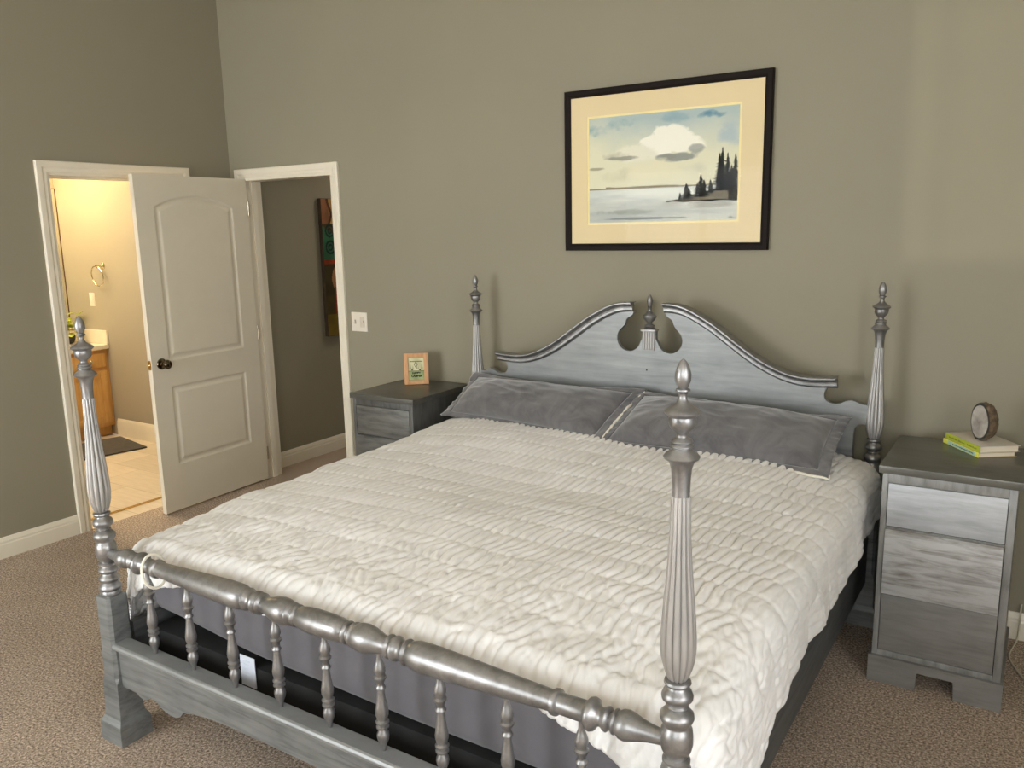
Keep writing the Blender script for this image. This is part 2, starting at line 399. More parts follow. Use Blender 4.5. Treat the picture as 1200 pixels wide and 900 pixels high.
# ------------------------------------------------------------------ bed
CX, YF, YH, PH = 3.064, -2.2955, -.148, 1.451
HWB = .996
bed = thing('four_poster_bed', 'large silver-painted four-poster bed with swan-neck headboard and spindle footboard', 'bed', (CX, (YF+YH)/2, 0))
BL = Vector(bed.location)
def rel(x, y, z): return (x-BL.x, y-BL.y, z-BL.z)
FIN = [(.0005, 0), (.006, .004), (.0115, .015), (.0155, .030), (.0145, .042), (.0095, .053), (.0085, .055), (.0135, .057), (.0140, .060), (.009, .063), (.0075, .069), (.009, .077), (.0125, .083), (.022, .090), (.0275, .093),
       (.033, .097), (.0345, .101), (.031, .105), (.0255, .109), (.0265, .114), (.026, .122), (.0225, .131), (.015, .138), (.0115, .141), (.0105, .146), (.012, .150), (.0195, .153), (.021, .157), (.018, .160), (.0215, .163), (.0225, .166), (.018, .170), (.020, .173),
       (.030, .180), (.0345, .186), (.033, .190), (.026, .194), (.0225, .200), (.0195, .212), (.0178, .230), (.017, .250), (.0168, .264)]
SHAFT = [(.0185, .264), (.019, .275), (.0195, .30), (.0205, .335), (.0225, .375), (.0255, .42), (.0295, .465), (.033, .51), (.0355, .55), (.0358, .575), (.0335, .600), (.028, .622), (.022, .638), (.0185, .643)]
RINGS = [(.0185, .643), (.026, .645), (.0275, .650), (.024, .655), (.020, .658), (.0215, .663), (.028, .668), (.0320, .678), (.031, .685), (.0235, .692), (.020, .697), (.023, .701), (.020, .706), (.026, .710), (.0335, .718), (.0345, .727), (.031, .735), (.026, .742), (.027, .746), (.0315, .752),
         (.0330, .765), (.0330, .785), (.030, .798), (.025, .808), (.0215, .814), (.0285, .819), (.0285, .824), (.021, .829), (.0225, .833), (.030, .838), (.0315, .844), (.029, .850), (.0225, .855), (.025, .861), (.033, .868), (.034, .874), (.030, .880), (.025, .885), (.029, .891), (.0355, .900), (.0355, .907), (.031, .913), (.0335, .919), (.0335, .926)]
def post(name, x, y, first=None):
    loc = rel(x, y, 0)
    if first:
        p = first.copy(); COL.objects.link(p); p.location = loc; p.name = name
        for ch in first.children:
            c = ch.copy(); COL.objects.link(c); c.parent = p
        return p
    b = MB(); b.lathe([(r, PH-d) for r, d in RINGS], 40)
    p = b.build(name, 'silver', bed, angle=50, loc=loc)
    b = MB(); b.lathe([(r, PH-d) for r, d in FIN], 40); b.build('finial', 'silver', p, angle=50)
    b = MB(); b.lathe([(r, PH-d) for r, d in SHAFT], 12*12, reed=(12, .20)); b.build('fluted_shaft', 'silver_v', p, angle=80)
    # square block: chamfered upper part, flared foot, moulded plinth
    b = MB()
    def sq(h, ch): return [(h, -h+ch), (h, h-ch), (h-ch, h), (-h+ch, h), (-h, h-ch), (-h, -h+ch), (-h+ch, -h), (h-ch, -h)]
    rings = []
    zt = PH-.926
    for h, ch, z in ((.026, .004, zt), (.036, .009, zt-.006), (.0375, .010, zt-.012), (.0385, .010, .36), (.040, .010, .235), (.041, .001, .215), (.044, .001, .10), (.046, .001, .088), (.052, .001, .078), (.057, .001, .070), (.058, .001, .060), (.058, .001, 0)):
        rings.append([b.bm.verts.new((a, c, z)) for a, c in sq(h, ch)])
    for A, B in zip(rings, rings[1:]):
        for k in range(8): b.bm.faces.new((A[k], A[(k+1) % 8], B[(k+1) % 8], B[k]))
    b.bm.faces.new(rings[0]); b.bm.faces.new(rings[-1])
    b.build('post_block', 'footboard', p, angle=20)
    return p
fp = post('foot_post', CX-HWB, YF); post('foot_post', CX+HWB, YF, fp)
post('head_post', CX-HWB, YH, fp); post('head_post', CX+HWB, YH, fp)

# headboard: half outline on (d, z)
crown = [(.078, 1.340), (.13, 1.3385), (.18, 1.327), (.23, 1.306), (.316, 1.258), (.41, 1.192), (.47, 1.150), (.535, 1.110), (.60, 1.079), (.65, 1.062), (.70, 1.053), (.76, 1.051), (.845, 1.057)]
cpath = interp(crown, 6)
under = [(.792+.030, 1.018), (.805, 1.005), (.795, .985), (.795, .965), (.808, .948), (.832, .940), (.858, .944), (.88, .955), (.90, .961), (.92, .958), (.943, .948), (.975, .947)]
half = [(a, z-.045) for a, z in cpath if a < .815] + interp(under, 4) + [(.975, .862), (.955, .866), (.935, .862), (.922, .845), (.918, .82), (.918, .32)]
key = [(.080, 1.292), (.084, 1.280), (.094, 1.272), (.107, 1.266), (.117, 1.256), (.120, 1.243), (.122, 1.233), (.130, 1.227)]
kc, kr = (.103, 1.166), .061
arc = [(kc[0]+kr*math.cos(t), kc[1]+kr*math.sin(t)) for t in np.linspace(math.radians(60), math.radians(-168), 26)]
inner = [(.033, 1.205), (.033, 1.168)] + arc[::-1] + key[::-1]
right = inner + half
poly = right + [(-a, z) for a, z in right[::-1]]
b = MB(); b.prism([(a, z) for a, z in poly], -.013, .013)
hb = b.build('headboard', 'board', bed, angle=30, loc=rel(CX, YH, 0))
for sg in (1, -1):
    path = [Vector((sg*a, -.013, z)) for a, z in cpath]
    def fr(i, path=path):
        a = path[max(0, i-1)]; c = path[min(len(path)-1, i+1)]; t = (c-a).normalized()
        U = Vector((0, -1, 0)); V = Vector((t.z, 0, -t.x)); V = V if V.z > 0 else -V
        return U, V
    prof = [(-.026, -.004), (-.026, -.001), (.036, 0), (.040, -.003), (.040, -.008), (.036, -.011), (.031, -.012), (.028, -.016), (.022, -.021), (.021, -.026), (.018, -.027), (.018, -.037), (.014, -.040), (.009, -.044), (.003, -.047), (-.004, -.047), (-.004, -.004)]
    b = MB(); b.sweep(path, prof, fr); b.build('crown_moulding', 'silver', hb, angle=25)
# pilaster and finial between the swan necks
b = MB()
for k in range(5):
    x = -.024+.012*k
    b.lathe([(.0062, 1.118), (.0062, 1.205)], 12, Matrix.Translation((x, -.016, 0)))
b.box(-.032, .032, -.016, .013, 1.114, 1.207, .002).box(-.038, .038, -.030, .014, 1.204, 1.214, .003)
b.build('pilaster', 'silver_v', hb)
zf = 1.214
b = MB(); b.lathe([(r*1.12, z) for r, z in [(.026, zf), (.026, zf+.004), (.018, zf+.009), (.022, zf+.015), (.018, zf+.021), (.010, zf+.026), (.0115, zf+.033), (.022, zf+.043), (.027, zf+.056), (.027, zf+.064), (.020, zf+.070), (.013, zf+.074), (.016, zf+.079), (.009, zf+.084), (.008, zf+.098), (.011, zf+.102), (.007, zf+.106), (.0095, zf+.116), (.0125, zf+.130), (.0105, zf+.146), (.005, zf+.158), (.0005, zf+.162)]], 28, Matrix.Translation((0, -.008, 0)))
b.build('finial', 'silver', hb, angle=50)
MB().lathe([(.004, 0), (.003, .001)], 10, Matrix.Translation((-.01, -.013, 1.02)) @ Matrix.Rotation(PI/2, 4, 'X')).build('screw_hole', 'black', hb)

# footboard: handrail turned along x, symmetric
HZ = PH-.783
R0 = [(0, .0345), (.03, .0345), (.06, .0325), (.083, .028), (.086, .025), (.089, .029), (.094, .031), (.099, .029), (.101, .024), (.106, .023), (.110, .026), (.114, .032), (.119, .033), (.124, .030), (.128, .033), (.140, .0365), (.155, .0375), (.175, .035), (.195, .029), (.215, .0235), (.228, .022), (.231, .027), (.236, .031), (.241, .028), (.244, .024), (.249, .028), (.256, .032), (.262, .031), (.266, .026), (.272, .024), (.278, .023), (.284, .026), (.289, .031), (.294, .033), (.299, .030), (.302, .027), (.307, .031), (.325, .0365), (.35, .0375), (.39, .037), (.46, .0345), (.55, .0305), (.64, .0265), (.705, .0238), (.709, .0238), (.712, .029), (.718, .030), (.724, .029), (.727, .0235), (.74, .0235), (.79, .0242), (.793, .027), (.798, .034), (.806, .0365), (.813, .034), (.819, .024), (.826, .020), (.832, .0215), (.838, .026), (.843, .0275), (.847, .024), (.850, .019), (.854, .021), (.859, .027), (.862, .0275), (.865, .024), (.868, .026), (.876, .031), (.888, .0325), (.902, .029), (.92, .0235), (.94, .019), (.96, .0165), (.985, .016)]
full = [(r, -d) for d, r in R0[::-1]] + [(r, d) for d, r in R0[1:]]
MX = Matrix.Rotation(PI/2, 4, 'Y')
b = MB(); b.lathe(full, 40, MX)
b.build('handrail', 'silver', bed, angle=50, loc=rel(CX, YF, HZ))
# spindles
SP = [(.0045, 0), (.006, .006), (.0095, .022), (.0145, .034), (.0165, .045), (.0155, .054), (.011, .062), (.0105, .066), (.0165, .069), (.017, .073), (.0115, .077), (.0115, .080), (.017, .083), (.0175, .087), (.012, .091), (.0135, .095), (.0165, .105), (.0172, .115), (.015, .130), (.012, .150), (.0100, .168), (.0095, .177), (.0135, .180), (.0135, .184), (.0095, .188), (.0095, .193), (.0115, .202), (.0160, .207), (.0165, .212), (.012, .216), (.0125, .222), (.0155, .229), (.015, .238), (.0105, .252), (.007, .264), (.0065, .285)]
SPX = [-.776, -.582, -.375, -.184, .008, .200, .392, .583, .779]
SPX = [-.778, -.582, -.386, -.191, .002, .197, .391, .585, .779]
sp0 = None
for d in SPX:
    if sp0 is None:
        b = MB(); b.lathe(SP, 28); sp0 = b.build('spindle', 'silver', bed, angle=50); o = sp0
    else:
        o = sp0.copy(); COL.objects.link(o)
    o.location = rel(CX+d, YF, .362)
# lower footboard rail with scalloped skirt
sk = [(.955, .205), (.875, .205), (.862, .196), (.845, .192), (.825, .195), (.80, .210), (.775, .208), (.74, .190), (.70, .180), (.67, .182), (.648, .192), (.63, .212), (.605, .217), (.57, .226), (.50, .236), (.40, .240), (.2, .241), (0, .241)]
skf = [(a, z) for a, z in sk] + [(-a, z) for a, z in sk[::-1][1:]]
b = MB(); b.prism([(.957, .35), ] + skf + [(-.957, .35)], -.014, .014)
lr = b.build('footboard_rail', 'footboard', bed, angle=30, loc=rel(CX, YF-.008, 0))
b = MB(); cap = [(-.030, .345), (-.034, .350), (-.034, .356), (-.030, .362), (-.024, .365), (.026, .365), (.030, .362), (.030, .345)]
b.prism(cap, -.957, .957, 'yz'); b.build('rail_cap', 'board', lr, angle=25)
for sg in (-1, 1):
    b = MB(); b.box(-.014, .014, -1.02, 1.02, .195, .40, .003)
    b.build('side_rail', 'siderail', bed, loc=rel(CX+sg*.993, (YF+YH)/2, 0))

# foundation, mattress
b = MB(); b.box(CX-.955, CX+.955, -2.195, -.19, .15, .370, .012)
tag(b.build('box_spring', 'black'), 'black cloth box spring under the grey mattress inside the bed frame', 'box spring')
def mattress():
    b = MB(); b.box(CX-.955, CX+.955, -2.188, -.19, .385, .640, .055, 4)
    bmesh.ops.subdivide_edges(b.bm, edges=[e for e in b.bm.edges if e.calc_length() > .25], cuts=24, use_grid_fill=True)
    for v in b.bm.verts:
        if v.co.z < .5 and v.co.y < -2.0:      # foot end sags lower on the right
            v.co.z += .045*float(smooth01((2.75-v.co.x)/.65)) - .012*float(smooth01((v.co.x-2.75)/.6))
        if v.co.y < -2.18:
            v.co.y += .006*noise.noise(Vector((v.co.x*9, v.co.z*2, 3)))
    return b.build('mattress', 'mattress', angle=50)
mt = tag(mattress(), 'grey cloth mattress seen through the footboard spindles under white comforter', 'mattress')
b = MB(); b.box(2.583, 2.65, -2.201, -2.199, .30, .402)
for k in range(5): b.box(2.59, 2.63-.006*(k % 3), -2.202, -2.201, .385-.012*k, .3865-.012*k)
t_ = b.build('care_tag', 'tag', mt, smooth=False); t_['label'] = 'small white care tag'
# white strap looped round the handrail
lp = []
for k in range(28):
    a = 2*PI*k/28; lp.append((2.325-.012*math.cos(a), YF+.0405*math.sin(a), HZ-.012+.052*math.cos(a)))
b = MB(); b.tube(lp, .0045, 8, True)
b.bm.verts.ensure_lookup_table()
tag(b.build('strap', 'piping'), 'white cloth strap looped over left end of bed handrail', 'strap')

# ------------------------------------------------------------------ comforter
def comforter():
    Rr = .092; xl, xr = 2.10, 4.015; yb, yf = -.215, -2.135
    na, nb = 760, 300
    def dR(y):   # how far the cloth goes past the right edge
        t = (-y)
        return float(np.interp(t, [.2, .45, 1.0, 1.5, 1.75, 1.9, 2.1, 2.4], [.27, .28, .285, .28, .31, .37, .43, .47]))
    def dL(y): return .36+.03*math.sin(y*5)
    def dF(x): return float(np.interp(x, [2.0, 2.15, 2.4, 3.7, 3.9, 4.05], [.30, .20, .155, .155, .20, .30]))
    P = np.zeros((na, nb, 3)); N = noise.noise
    for i in range(na):
        u = i/(na-1)
        for j in range(nb):
            v = j/(nb-1)
            # base coordinates
            xg = xl-.36+u*(xr-xl+.36+.47)
            bf = dF(min(max(xg, xl), xr)); by = v*((yb-yf)+bf)       # arc length from the head end
            yg = yb-by; L = dL(yg); Rg = dR(max(yg, yf))
            a = -L+u*((xr-xl)+L+Rg)
            ax = -a if a < 0 else max(0, a-(xr-xl)); sx = -1 if a < 0 else 1
            ex = xl+min(max(a, 0), xr-xl); ay = max(0, yf-yg); ey = max(yg, yf)
            d = math.hypot(ax, ay); dx, dy = (sx*ax/d, -ay/d) if d > 1e-9 else (0, 0)
            th = min(d/Rr, PI/2); outset = Rr*math.sin(th); drop = Rr*(1-math.cos(th))+max(0, d-Rr*PI/2)
            hang = max(0, d-Rr*PI/2)
            outset += .10*hang*(.6+.8*N(Vector((ex*3, ey*3, 2)))) if hang > 0 else 0
            xx = (ex-CX)/.96; yy = ey
            top = .700+.022*(1-xx**4)+.055*float(smooth01((yy+1.15)/.8))*(1-.5*xx**6)-.030*float(smooth01((-1.65-yy)/.5))
            n = Vector((dx*math.sin(th), dy*math.sin(th), math.cos(th)))
            px, py, pz = ex+dx*outset, ey+dy*outset, top-drop
            # cloth relief
            q = Vector((a*1.0, by, 0))
            big = N(Vector((a*2.2, by*2.6, 1)))*.012+N(Vector((a*5+7, by*5, 4)))*.006
            foot = float(smooth01((by-1.25)/.6)); side = float(smooth01((a-(xr-xl)+.15)/.25))
            bw = .128; yw = by+.014*N(Vector((a*3.1, by*1.5, 9)))+.010*foot*N(Vector((a*9, by*3, 5)))
            bandf = yw/bw; band = math.floor(bandf); fb = bandf-band
            wob = .010*(1+1.6*foot)*N(Vector((a*5, by*12, band*3.7)))+.016*(.3+1.8*foot)*N(Vector((a*4, by*5, 11)))+.005*(1+foot)*N(Vector((a*18, by*9, 2)))
            ph = (a+wob+.016*fb+.3*N(Vector((band*1.7, 0, 0))))*2*PI/.034
            rib = (1-abs(math.sin(ph/2)))**1.6
            amp = .0150*(.75+.5*abs(N(Vector((a*7, by*6, 8)))*1.8))*(1-.55*foot)*(1-.72*side)*(.85+.15*math.sin(fb*PI))
            fade = math.sin(PI*min(max(fb, 0), 1))**.22
            disp = amp*(.5-rib)*fade - .0022*math.exp(-((min(fb, 1-fb)*bw)/.0065)**2)*(.5+.5*side+.3)
            fo = (foot*1.3+.35*side)
            disp += .7*fo*(.0065*(.5-(1-min(1, abs(N(Vector((a*15+by*4, by*5-a*2, 6))))*3.2))**1.5)+.0045*(.5-(1-min(1, abs(N(Vector((a*30-by*9, by*13+a*5, 3))))*3))**1.5))
            disp += .0016*N(Vector((a*60, by*34, 1)))
            disp += big+.003*side*N(Vector((a*9, by*8, 5)))
            # hem ruffle
            if hang > .03: disp += .012*N(Vector((by*7+a*2, 1, 3)))
            P[i, j] = (px+n.x*disp, py+n.y*disp, pz+n.z*disp)
            if ay > 0 and ax < .02: P[i, j, 1] = max(P[i, j, 1], -2.262+.035*float(smooth01((ay-.12)/.1)))
    b = MB(); b.grid(P.tolist())
    o = b.build('comforter', 'comforter', angle=180)
    m = o.modifiers.new('thick', 'SOLIDIFY'); m.thickness = .012; m.offset = -1
    return tag(o, 'white crinkled quilted comforter spread over the bed', 'comforter')
comforter()

# ------------------------------------------------------------------ pillows
def pillow(name, FL, FR, BR, BLc, T, label, seed, piping):
    FL, FR, BR, BLc = [Vector(p) for p in (FL, FR, BR, BLc)]
    ctr = (FL+FR+BR+BLc)/4; nrm = ((FR-FL).cross(BLc-FL)).normalized()
    root = thing(name, label, 'pillow', ctr)
    n, m = 110, 64; N = noise.noise
    def base(u, v, off, fl=0):
        # u across, v from front to back, in 0..1 ; corners pulled out, edges sucked in
        pu = .020*math.sin(PI*u); pv = .018*math.sin(PI*v)
        uu = u; vv = v
        p = (FL*(1-uu)+FR*uu)*(1-vv)+(BLc*(1-uu)+BR*uu)*vv
        inward = (ctr-p); inward.normalize()
        edge = max(abs(2*u-1), abs(2*v-1))
        p = p+(FR-FL).normalized()*(pv*(1-2*u)*abs(2*u-1)**3)+(BLc-FL).normalized()*(pu*(1-2*v)*abs(2*v-1)**3)
        return p+nrm*off-ctr
    fu, fv = .045, .085
    def hgt(u, v):
        a = max(0, 1-abs(2*u-1)**2.6); c = max(0, 1-abs(2*v-1)**2.4); return T*(a**.55)*(c**.62)
    b = MB(); top = []; bot = []
    for i in range(n):
        s = i/(n-1); u = fu+s*(1-2*fu); rt, rb = [], []
        for j in range(m):
            t = j/(m-1); v = fv+t*(1-2*fv); h = hgt(s, t)
            e = min(1, h/T*1.5)
            w = e*(.010*N(Vector((u*5+seed, v*3, 1)))+.006*N(Vector((u*11, v*8+seed, 2)))+.004*(1-abs(N(Vector((u*9+v*5, v*9, seed))))*2))
            # creases radiating from the corners
            rt.append(base(u, v, h+w)); rb.append(base(u, v, -h*.30))
        top.append(rt); bot.append(rb)
    b.grid(top); b.grid(bot, True)
    bmesh.ops.remove_doubles(b.bm, verts=b.bm.verts[:], dist=.0006)
    b.build('cushion', 'pillow', root, angle=180)
    # flange all round: a ribbon between inner rim and outer edge, wavy
    b = MB(); K = 300; rows = 6; ring = []
    def border(k, f):
        t = k/K*4; side = int(t) % 4; w = t-int(t)
        u0, v0, u1, v1 = fu*f, fv*f, 1-fu*f, 1-fv*f
        return [(u0+(u1-u0)*w, v0), (u1, v0+(v1-v0)*w), (u1-(u1-u0)*w, v1), (u0, v1-(v1-v0)*w)][side]
    for k in range(K):
        col = []
        for r in range(rows+1):
            f = 1.06*(1-r/rows); u, v = border(k, f); ed = r/rows
            wv = ed*(.010*N(Vector((u*8, v*8, seed+3)))+.008*N(Vector((u*21, v*21, seed))))-ed*ed*.008
            col.append(base(u, v, .004+wv))
        ring.append(col)
    ring.append(ring[0]); V = b.grid(ring); bmesh.ops.remove_doubles(b.bm, verts=b.bm.verts[:], dist=.0003)
    fl = b.build('flange', 'pillow', root, angle=180); sm = fl.modifiers.new('thick', 'SOLIDIFY'); sm.thickness = .007; sm.offset = 0
    # cream lining edge that shows along part of the border
    k0, k1 = piping
    pts = []
    for k in range(k0, k1+1):
        u, v = border(k % K, 0.0)
        ed = 1; wv = .010*N(Vector((u*8, v*8, seed+3)))+.008*N(Vector((u*21, v*21, seed)))-.008
        pts.append(base(u, v, .007+wv))
    L = len(pts); b = MB(); b.tube(pts, [.0028+.0040*math.sin(PI*i/(L-1)) for i in range(L)], 8)
    pp = b.build('piping', 'piping', root); pp['label'] = 'thin cream lining edge'
    return root
pillow('pillow', (2.005, -.405, .742), (3.015, -.578, .750), (3.085, -.225, .940), (2.10, -.225, .945), .095, 'grey velvet pillow on the left side, leaning on headboard near small framed sign', 1.3, (75, 147))
pillow('pillow', (2.985, -.590, .746), (3.985, -.600, .745), (3.985, -.225, .905), (3.045, -.225, .935), .095, 'grey velvet pillow on the right side, nearer the nightstand with books', 5.1, (40, 78))

# ------------------------------------------------------------------ nightstands
def nightstand(x0, yb, label, mats, open2):
    W, D, HT = .443, .496, .832
    t = thing('nightstand', label, 'nightstand', (x0+W/2, yb-D/2, 0))
    hw, hd = W/2, D/2; f = -hd
    body = MB()
    body.box(-hw+.013, -hw+.032, f+.012, hd-.004, .10, .803, .002).box(hw-.037, hw-.013, f+.012, hd-.004, .10, .803, .002)
    body.box(-hw+.032, hw-.037, f+.012, f+.034, .768, .803, .002).box(-hw+.032, hw-.037, f+.012, f+.034, .098, .124, .002)
    body.box(-hw+.032, hw-.037, hd-.016, hd-.004, .10, .803).box(-hw+.032, hw-.037, f+.04, hd-.016, .10, .112).box(-hw+.032, hw-.037, f+.015, f+.034, .596, .604).box(-hw+.032, hw-.037, f+.015, f+.034, .348, .354)
    body.build('body', mats[0], t)
    b = MB(); b.box(-hw, hw, f, hd, .803, HT, .004); b.build('top', mats[1], t)
    b = MB()
    for (z0, z1, dep, mt_) in ((.607, .766, .012, mats[2]), (.352, .600, open2, mats[3]), (.127, .346, .010, mats[4])):
        b = MB(); b.box(-hw+.034, hw-.039, f+dep, f+dep+.018, z0, z1, .002)
        b.box(-hw+.040, -hw+.050, f+dep+.018, hd-.03, z0+.01, z1-.02).box(hw-.055, hw-.045, f+dep+.018, hd-.03, z0+.01, z1-.02).box(-hw+.050, hw-.055, f+dep+.018, hd-.03, z0+.01, z0+.018).box(-hw+.050, hw-.055, hd-.04, hd-.03, z0+.01, z1-.02)
        b.build('drawer', mt_, t)
    # bracket base, wider than the body, with a cut out centre
    b = MB(); zb = .103
    pl = [(-hw+.004, 0), (-hw/2+.055, 0), (-hw/2+.060, .070), (hw/2-.045, .070), (hw/2-.040, 0), (hw-.004, 0), (hw-.004, zb), (-hw+.004, zb)]
    b.prism(pl, f-.004, f+.016)
    for s_ in (-1, 1):
        b.prism([(f+.016, 0), (f+.13, 0), (f+.135, .07), (hd-.13, .07), (hd-.125, 0), (hd-.004, 0), (hd-.004, zb), (f+.016, zb)], s_*(hw-.004)-(.018 if s_ > 0 else 0), s_*(hw-.004)+(.018 if s_ < 0 else 0), 'yz')
    b.build('bracket_base', mats[5], t, angle=20)
    return t
nightstand(4.158, -.133, 'brushed silver-grey three-drawer nightstand right of bed, carrying books', ['ns_body', 'ns_top', 'ns_front', 'ns_front_b', 'ns_front_c', 'ns_front_c'], -.004)
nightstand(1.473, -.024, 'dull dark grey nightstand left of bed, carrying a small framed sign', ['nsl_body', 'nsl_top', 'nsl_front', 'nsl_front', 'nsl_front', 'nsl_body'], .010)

# books
def book(name, loc, rz, L, W, T, cover, spine, label, letters):
    """spine along local +y on the x=0 side; pages towards +x"""
    t = thing(name, label, 'book', loc, rz)
    b = MB(); b.box(.0, W, 0, L, 0, .0022, .0005).box(.0, W, 0, L, T-.0022, T, .0005)
    b.build('cover', cover, t)
    b = MB(); b.box(-.003, .0, 0, L, 0, T, .001); sp = b.build('spine', spine, t)
    b = MB(); b.box(.0, W-.006, .004, L-.004, .0022, T-.0022); b.build('pages', 'paper', t, smooth=False)
    letters(sp, L, T)
    return t
def lt1(sp, L, T):
    b = MB(); x = .02
    random.seed(3)
    for k in range(26):
        w = random.uniform(.003, .006)
        if k not in (9, 10, 17): b.box(-.0036, -.0028, x, x+w, T*.35, T*.35+random.uniform(.003, .007))
        x += w+.0022
    b.build('lettering', 'ltgreen', sp, smooth=False)
def lt2(sp, L, T):
    b = MB(); b.box(-.0036, -.0028, .020, L-.035, .002, T-.002); b.build('spine_label', 'mint', sp, smooth=False)
    b = MB(); x = .03; random.seed(5)
    for k in range(20):
        w = random.uniform(.002, .005); b.box(-.0042, -.0034, x, x+w, T*.4, T*.6); x += w+.003
    b.build('lettering', 'ink', sp, smooth=False)
brz = math.atan2(.18, -.13)-PI/2
book('book', (4.452, -.365, .8325), brz, .226, .143, .018, 'booktan', 'bookyellow', 'tan-paged book with yellow and mint spine, lower of two on nightstand', lt2)
book('book', (4.456, -.362, .8506), brz, .222, .150, .023, 'bookwhite', 'bookgreen', 'pale book with green spine, upper one, under the agate slice', lt1)

# agate slice standing on the books
ag = thing('agate_slice', 'polished grey agate geode slice standing upright on the books', 'geode', (4.452, -.25, .8737), math.radians(-50))
ag.scale = (1.12, 1.15, 1.14)
N = noise.noise
def outline(k, n, s=1.0):
    a = 2*PI*k/n; r = 1+.05*N(Vector((math.cos(a)*1.5, math.sin(a)*1.5, 4)))+.02*N(Vector((math.cos(a)*5, math.sin(a)*5, 2)))
    x = .046*r*math.cos(a)*s; z = .062+.064*r*math.sin(a)*s
    return x, max(z, 0.0 if s > .99 else .003)
n = 72
def disc(y0, y1, s, name, mat, bulge=0, rough=0):
    b = MB(); rings = []
    for t in np.linspace(0, 1, 7):
        rr = s*(1+bulge*math.sin(PI*t)*.5-(.16*t*t if rough else 0)); ring = []
        for k in range(n):
            x, z = outline(k, n, rr)
            if rough:
                q = 1+rough*N(Vector((x*90, t*4, z*90))); x *= q; z = .062+(z-.062)*q; z = max(z, 0)
            ring.append(b.bm.verts.new((x, y0+(y1-y0)*t, z)))
        rings.append(ring)
    for A, B in zip(rings, rings[1:]):
        for k in range(n): b.bm.faces.new((A[k], A[(k+1) % n], B[(k+1) % n], B[k]))
    b.bm.faces.new(rings[0]); b.bm.faces.new(rings[-1][::-1])
    return b.build(name, mat, ag, angle=50)
disc(-.012, .024, 1.0, 'rind', 'rind', .06, .07)
disc(-.0135, -.0119, .97, 'dark_band', 'agaterim')
disc(-.0150, -.0134, .86, 'polished_face', 'agate')

# ------------------------------------------------------------------ text helper
def text_mesh(txt, size, mat, parent, loc, rot, name='lettering', ext=.0003, sx=1):
    cu = bpy.data.curves.new('lettering', 'FONT'); cu.body = txt; cu.size = size; cu.extrude = ext; cu.offset = .0007; cu.align_x = 'CENTER'; cu.align_y = 'CENTER'; cu.resolution_u = 2
    tmp = bpy.data.objects.new('tmp', cu); COL.objects.link(tmp)
    dg = bpy.context.evaluated_depsgraph_get(); dg.update()
    me = bpy.data.meshes.new_from_object(tmp.evaluated_get(dg)); bpy.data.objects.remove(tmp); bpy.data.curves.remove(cu)
    me.materials.clear(); me.materials.append(M[mat])
    o = bpy.data.objects.new(name, me); COL.objects.link(o); o.parent = parent; o.location = loc; o.rotation_euler = rot; o.scale = (sx, 1, 1)
    return o
# small wooden frame on the left nightstand
fr_ = thing('framed_sign', 'small light-wood framed sign standing on the left nightstand', 'framed sign', (1.655, -.165, .8325), math.radians(38))
W_, H_ = .136, .176
tilt = bpy.data.objects.new('dummy', None); bpy.data.objects.remove(tilt)
RT = Matrix.Rotation(math.radians(-7), 4, 'X')
b = MB(); w = .024
b.box(-W_/2, -W_/2+w, -.008, .008, 0, H_, .002).box(W_/2-w, W_/2, -.008, .008, 0, H_, .002).box(-W_/2+w, W_/2-w, -.008, .008, 0, w, .002).box(-W_/2+w, W_/2-w, -.008, .008, H_-w, H_, .002)
b.xf(RT); b.build('frame', 'lightwood', fr_)
b = MB(); b.prism([(.024, .11), (.070, .0005), (.075, .0005), (.029, .114)], -.02, .02, 'yz'); b.build('easel_back', 'darkback', fr_)
pw, phh = W_-2*w, H_-2*w
def vgrid(name, W, Hh, nx, nz, fn, mat, parent, y, xf=None, th=.001):
    b = MB(); X = np.linspace(-W/2, W/2, nx); Zv = np.linspace(0, Hh, nz)
    P = [[(x, y, z) for z in Zv] for x in X]; b.grid(P)
    if xf: b.xf(xf)
    me = bpy.data.meshes.new(name); bmesh.ops.recalc_face_normals(b.bm, faces=b.bm.faces[:]); b.bm.to_mesh(me); b.bm.free()
    me.materials.append(M[mat])
    UX, UZ = np.meshgrid(np.linspace(0, 1, nx), np.linspace(0, 1, nz), indexing='ij')
    c = fn(UX, UZ).reshape(-1, 3); c = np.clip(c, 0, 1); lc = np.where(c <= .04045, c/12.92, ((c+.055)/1.055)**2.4)
    at = me.color_attributes.new('Col', 'FLOAT_COLOR', 'POINT')
    at.data.foreach_set('color', np.concatenate([lc, np.ones((len(lc), 1))], 1).astype(np.float32).ravel())
    o = bpy.data.objects.new(name, me); COL.objects.link(o); o.parent = parent
    m = o.modifiers.new('thick', 'SOLIDIFY'); m.thickness = th; m.offset = 0
    return o
def signpic(u, v):
    c = np.zeros(u.shape+(3,)); up = v > .40
    c[up] = (.80, .78, .62); c[~up] = (.62, .66, .46)
    c += (.04*np.sin(u*9+v*7))[..., None]
    edge = (u < .03) | (u > .97) | (v < .03) | (v > .97); c[edge] = (.55, .56, .42)
    c[(abs(v-.41) < .014)] = (.42, .44, .26)
    # faint drawn camp picture
    def blob(cx, cz, rx, rz, col):
        m = ((u-cx)/rx)**2+((v-cz)/rz)**2 < 1; c[m] = col
    blob(.25, .455, .06, .022, (.22, .24, .16)); blob(.72, .455, .06, .022, (.22, .24, .16))
    for cx, h in ((.14, .72), (.30, .66), (.52, .70), (.62, .64), (.84, .72)):
        m = (abs(u-cx) < .055*(h-v)/.22) & (v < h) & (v > .50); c[m] = (.62, .62, .48)
    m = (abs(abs(u-.48)+abs(v-.68)*.8-.10) < .022); c[m] = (.45, .46, .36)
    return c
